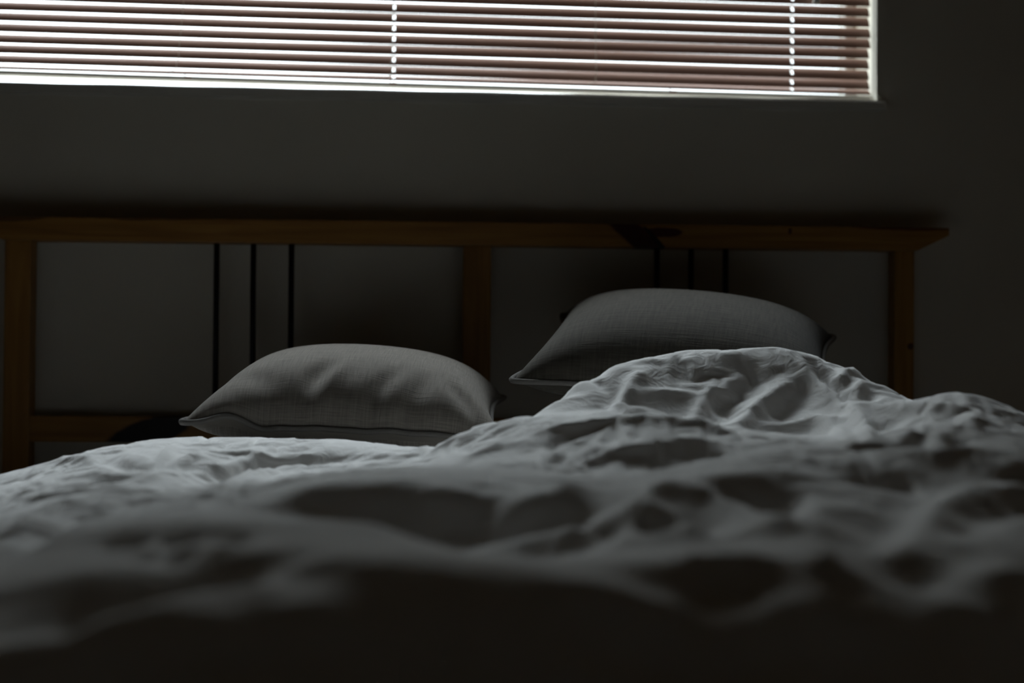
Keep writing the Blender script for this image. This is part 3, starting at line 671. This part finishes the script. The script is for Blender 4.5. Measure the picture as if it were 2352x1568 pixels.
def build_duvet():
    xs = np.arange(-1.04, 1.1001, 0.008); ys = np.arange(0.20, 2.2001, 0.008)
    X, Y = np.meshgrid(xs, ys)
    Z = cloth_target(X, Y)
    Z = blur(Z, 2)
    # cloth over the two sides of the bed and its free back edge
    edge_r = 0.80; edge_l = -0.74
    for sgn, e in ((1, edge_r), (-1, edge_l)):
        d = np.clip((X - e) * sgn, -0.14, 1.0) + 0.14
        Z = Z - 0.05 * (d / 0.14) ** 2 * (d < 0.14) - (0.05 + (d - 0.14) * 1.6) * (d >= 0.14)
    back = 2.13 + 0.03 * np.sin(X * 5) + 0.02 * np.sin(X * 13 + 1)
    d = np.clip(Y - (back - 0.07), 0, None)
    floor_z = np.where((X > -0.73) & (X < 0.795), 0.574, 0.32)
    Z = np.maximum(Z, floor_z)
    # creases the photograph shows
    C = np.zeros_like(Z)
    for h, wd, path in CREASES:
        if len(path) < 2: continue
        dd, t = seg_field(X, Y, path)
        w_ = wd / 1000.0
        if h > 0: prof = np.exp(-(dd / w_) ** 1.6)
        else: prof = np.exp(-(dd / (w_ * 1.15)) ** 2)
        env = np.clip(np.minimum(t, 1 - t) * 5 + 0.35, 0, 1)
        C += h / 1000.0 * prof * env
    Z = Z + C
    Z = np.maximum(Z, floor_z)
    T = np.stack([X, Y, Z], -1)
    # spare cloth: more where the filling is gathered
    sl = 1.022 + 0.04 * np.clip(blur(np.random.RandomState(3).randn(*Z.shape), 60) * 14 + 0.5, 0, 1)
    sl = 1.010 + (sl - 1.010) * np.clip((Y - 1.12) / 0.35, 0.15, 1)
    P = relax(T, T, 150, sl, 0.010, 0.05, 5, 0.0035)
    P = upsample(P); T2 = upsample(T); sl2 = upsample(sl[..., None])[..., 0]
    T2[..., :] = T2 * 0.25 + P * 0.75
    P = relax(P, T2, 80, 1.0 + (sl2 - 1) * 0.3, 0.03, 0.02, 9, 0.0006)
    P[..., 2] = np.maximum(P[..., 2], np.where((P[..., 0] > -0.722) & (P[..., 0] < 0.787), 0.5735, 0.3))
    n, m = P.shape[:2]
    V = P.reshape(-1, 3)
    I = np.arange(n * m).reshape(n, m)
    F = np.stack([I[:-1, :-1], I[:-1, 1:], I[1:, 1:], I[1:, :-1]], -1).reshape(-1, 4)
    me = bpy.data.meshes.new('duvet')
    me.vertices.add(len(V)); me.vertices.foreach_set('co', V.ravel())
    me.loops.add(F.size); me.loops.foreach_set('vertex_index', F.ravel().astype(np.int32))
    me.polygons.add(len(F)); me.polygons.foreach_set('loop_start', np.arange(0, F.size, 4, dtype=np.int32))
    me.update(calc_edges=True); me.validate(); me.shade_smooth()
    o = link('duvet', me, M_DUVET)
    s = o.modifiers.new('thickness', 'SOLIDIFY'); s.thickness = 0.003; s.offset = -1
    return tag(o, 'rumpled white cotton duvet heaped across the whole bed', 'duvet')
build_duvet()

# ---------------------------------------------------------------- cushions
def cushion_shape(size, n, vol, seed, iters=420, wob=0.01):
    """two squares of cloth sewn along their rim and filled: returns top, bottom (n,n,3)"""
    rs = np.random.RandomState(seed)
    g = np.linspace(-size / 2, size / 2, n); X, Y = np.meshgrid(g, g)
    r = g[1] - g[0]
    top = np.stack([X, Y, 0 * X], -1); bot = top.copy()
    q = np.clip((1 - (2 * X / size) ** 2) * (1 - (2 * Y / size) ** 2), 0, 1)
    top[..., 2] = 0.06 * q ** .5 + blur(rs.randn(n, n), 2) * 0.004 * q; bot[..., 2] = -0.06 * q ** .5 + blur(rs.randn(n, n), 2) * 0.004 * q
    rim = np.zeros((n, n), bool); rim[0] = rim[-1] = True; rim[:, 0] = rim[:, -1] = True
    def normal(P):
        du = np.gradient(P, axis=1); dv = np.gradient(P, axis=0); nn = np.cross(du, dv); return nn / (r * r)
    def proj(a, b_, rr, ks, kc):
        d = a - b_; l = np.linalg.norm(d, axis=-1) + 1e-9; e = (l - rr)
        c = d * (e / l * 0.5 * np.where(e > 0, ks, kc))[..., None]; a -= c; b_ += c
    for it in range(iters):
        V = ((top[..., 2] - bot[..., 2]) * np.abs(normal(top)[..., 2])).sum() * r * r
        pr = np.clip((vol - V) * 0.6, -0.002, 0.003)
        top += normal(top) * pr; bot -= normal(bot) * pr
        for P in (top, bot):
            for s in (0, 1):
                a = P[:, 1 + s::2]; proj(a, P[:, s:-1:2][:, :a.shape[1]], r, 0.95, 0.45)
                a = P[1 + s::2]; proj(a, P[s:-1:2][:a.shape[0]], r, 0.95, 0.45)
                a = P[1 + s::2, 1:]; proj(a, P[s:-1:2, :-1][:a.shape[0]], r * 1.41421, 0.25, 0.1)
                a = P[1 + s::2, :-1]; proj(a, P[s:-1:2, 1:][:a.shape[0]], r * 1.41421, 0.25, 0.1)
            L = (P[:-2, 1:-1] + P[2:, 1:-1] + P[1:-1, :-2] + P[1:-1, 2:]) / 4 - P[1:-1, 1:-1]
            P[1:-1, 1:-1] += 0.08 * L
        mid = (top + bot) / 2
        top[rim] = mid[rim]; bot[rim] = mid[rim]
    return top, bot

def cushion(shape, size, deform, mat, label, scale=1.0, pipe_r=0.0040):
    top, bot = shape; n = top.shape[0]
    def rimloop(A): return np.concatenate([A[0, :-1], A[:-1, -1], A[-1, :0:-1], A[:0:-1, 0]])
    T = deform(top.reshape(-1, 3)).reshape(top.shape); B = deform(bot.reshape(-1, 3)).reshape(bot.shape)
    loop = rimloop(T)
    c0 = (T.reshape(-1, 3).mean(0) + B.reshape(-1, 3).mean(0)) / 2; zmin = min(T[..., 2].min(), B[..., 2].min())
    base = np.array([c0[0], c0[1], zmin])
    root = empty('cushion', tuple(base)); tag(root, label, 'cushion', None)
    V = np.concatenate([T.reshape(-1, 3), B.reshape(-1, 3)]) - base
    I = np.arange(n * n).reshape(n, n); J = I + n * n
    J = J.copy(); rim = np.zeros((n, n), bool); rim[0] = rim[-1] = True; rim[:, 0] = rim[:, -1] = True
    J[rim] = I[rim]
    f1 = np.stack([I[:-1, :-1], I[:-1, 1:], I[1:, 1:], I[1:, :-1]], -1).reshape(-1, 4)
    f2 = np.stack([J[:-1, :-1], J[1:, :-1], J[1:, 1:], J[:-1, 1:]], -1).reshape(-1, 4)
    F = np.concatenate([f1, f2])
    me = bpy.data.meshes.new('cover'); me.from_pydata(V.tolist(), [], F.tolist())
    uvl = me.uv_layers.new(name='cloth')
    g = np.linspace(0, size, n); U, W = np.meshgrid(g, g); uvv = np.stack([U, W], -1).reshape(-1, 2); uvv = np.concatenate([uvv, uvv + 3.3])
    li = np.empty(len(me.loops), np.int32); me.loops.foreach_get('vertex_index', li)
    uvl.data.foreach_set('uv', uvv[li].ravel().astype(np.float32))
    bm = bmesh.new(); bm.from_mesh(me)
    loose = [v for v in bm.verts if not v.link_faces]; bmesh.ops.delete(bm, geom=loose, context='VERTS'); bm.to_mesh(me); bm.free()
    me.shade_smooth()
    o = link('cover', me, mat, root)
    sb = o.modifiers.new('smooth', 'SUBSURF'); sb.levels = 1; sb.render_levels = 1
    P = loop - base; P = (np.roll(P, 1, 0) + P * 2 + np.roll(P, -1, 0)) / 4
    out = P - P.mean(0); out /= np.linalg.norm(out, axis=1)[:, None]
    o2 = link('piping', tube_mesh('piping', P + out * pipe_r * 0.5, pipe_r, closed=True, sides=10), M_PIPE, root)
    return root

def rot(ax, a):
    return np.array(Matrix.Rotation(a, 3, ax))

# the flat one on the left: bottom squashed on the duvet, lower front seam wavy
shapeA = cushion_shape(0.450, 61, 0.0205, 11)
def deformA(P):
    P = P.copy()
    x, y, z = P[:, 0].copy(), P[:, 1].copy(), P[:, 2].copy()
    x = x * 0.935
    z = np.where(z < 0, -0.045 * (1 - np.exp(z / 0.045)), 0.096 * np.clip(z / 0.096, 0, 9) ** 0.84)
    rim = np.exp(-((y + 0.215) / 0.05) ** 2) * np.exp(-(z / 0.03) ** 2)
    z += rim * (0.013 * np.exp(-((x + 0.150) / 0.026) ** 2) + 0.004 * np.exp(-((x + 0.06) / 0.04) ** 2) - 0.004 * np.exp(-((x + 0.105) / 0.014) ** 2) + 0.003 * np.sin(x * 21))
    # slack folds running down the front of the cover
    up_ = (z > 0)
    for fx, wdt, dep, y0, sl in ((-0.045, 0.016, 0.010, -0.150, 0.25), (-0.020, 0.012, -0.004, -0.15, 0.3), (0.045, 0.014, 0.006, -0.165, 0.4), (0.095, 0.016, 0.006, -0.165, 0.2), (0.155, 0.013, 0.008, -0.17, -0.5), (-0.12, 0.03, 0.005, -0.16, -0.8)):
        g_ = np.exp(-((x - fx - sl * (y - y0)) / wdt) ** 2) * np.exp(-((y - y0) / 0.04) ** 2) * up_
        z -= dep * g_; y += dep * 0.7 * g_
    P = np.stack([x, y, z], 1) @ rot('X', R(6.0)).T @ rot('Y', R(2.5)).T @ rot('Z', R(-2.0)).T
    return P + np.array([-0.127, 2.09, 0.729])
cushion(shapeA, 0.45, deformA, M_LINEN, 'lighter grey piped cushion lying flat on the duvet, on the left side of the bed')
shapeB = cushion_shape(0.450, 61, 0.0205, 23)
def deformB(P):
    P = P.copy()
    P[:, 2] = np.where(P[:, 2] < 0, -0.055 * (1 - np.exp(P[:, 2] / 0.055)), 0.096 * np.clip(P[:, 2] / 0.096, 0, 9) ** 0.88)
    P = P @ rot('X', R(14)).T @ rot('Y', R(4.5)).T @ rot('Z', R(-13)).T
    return P + np.array([0.362, 2.15, 0.810])
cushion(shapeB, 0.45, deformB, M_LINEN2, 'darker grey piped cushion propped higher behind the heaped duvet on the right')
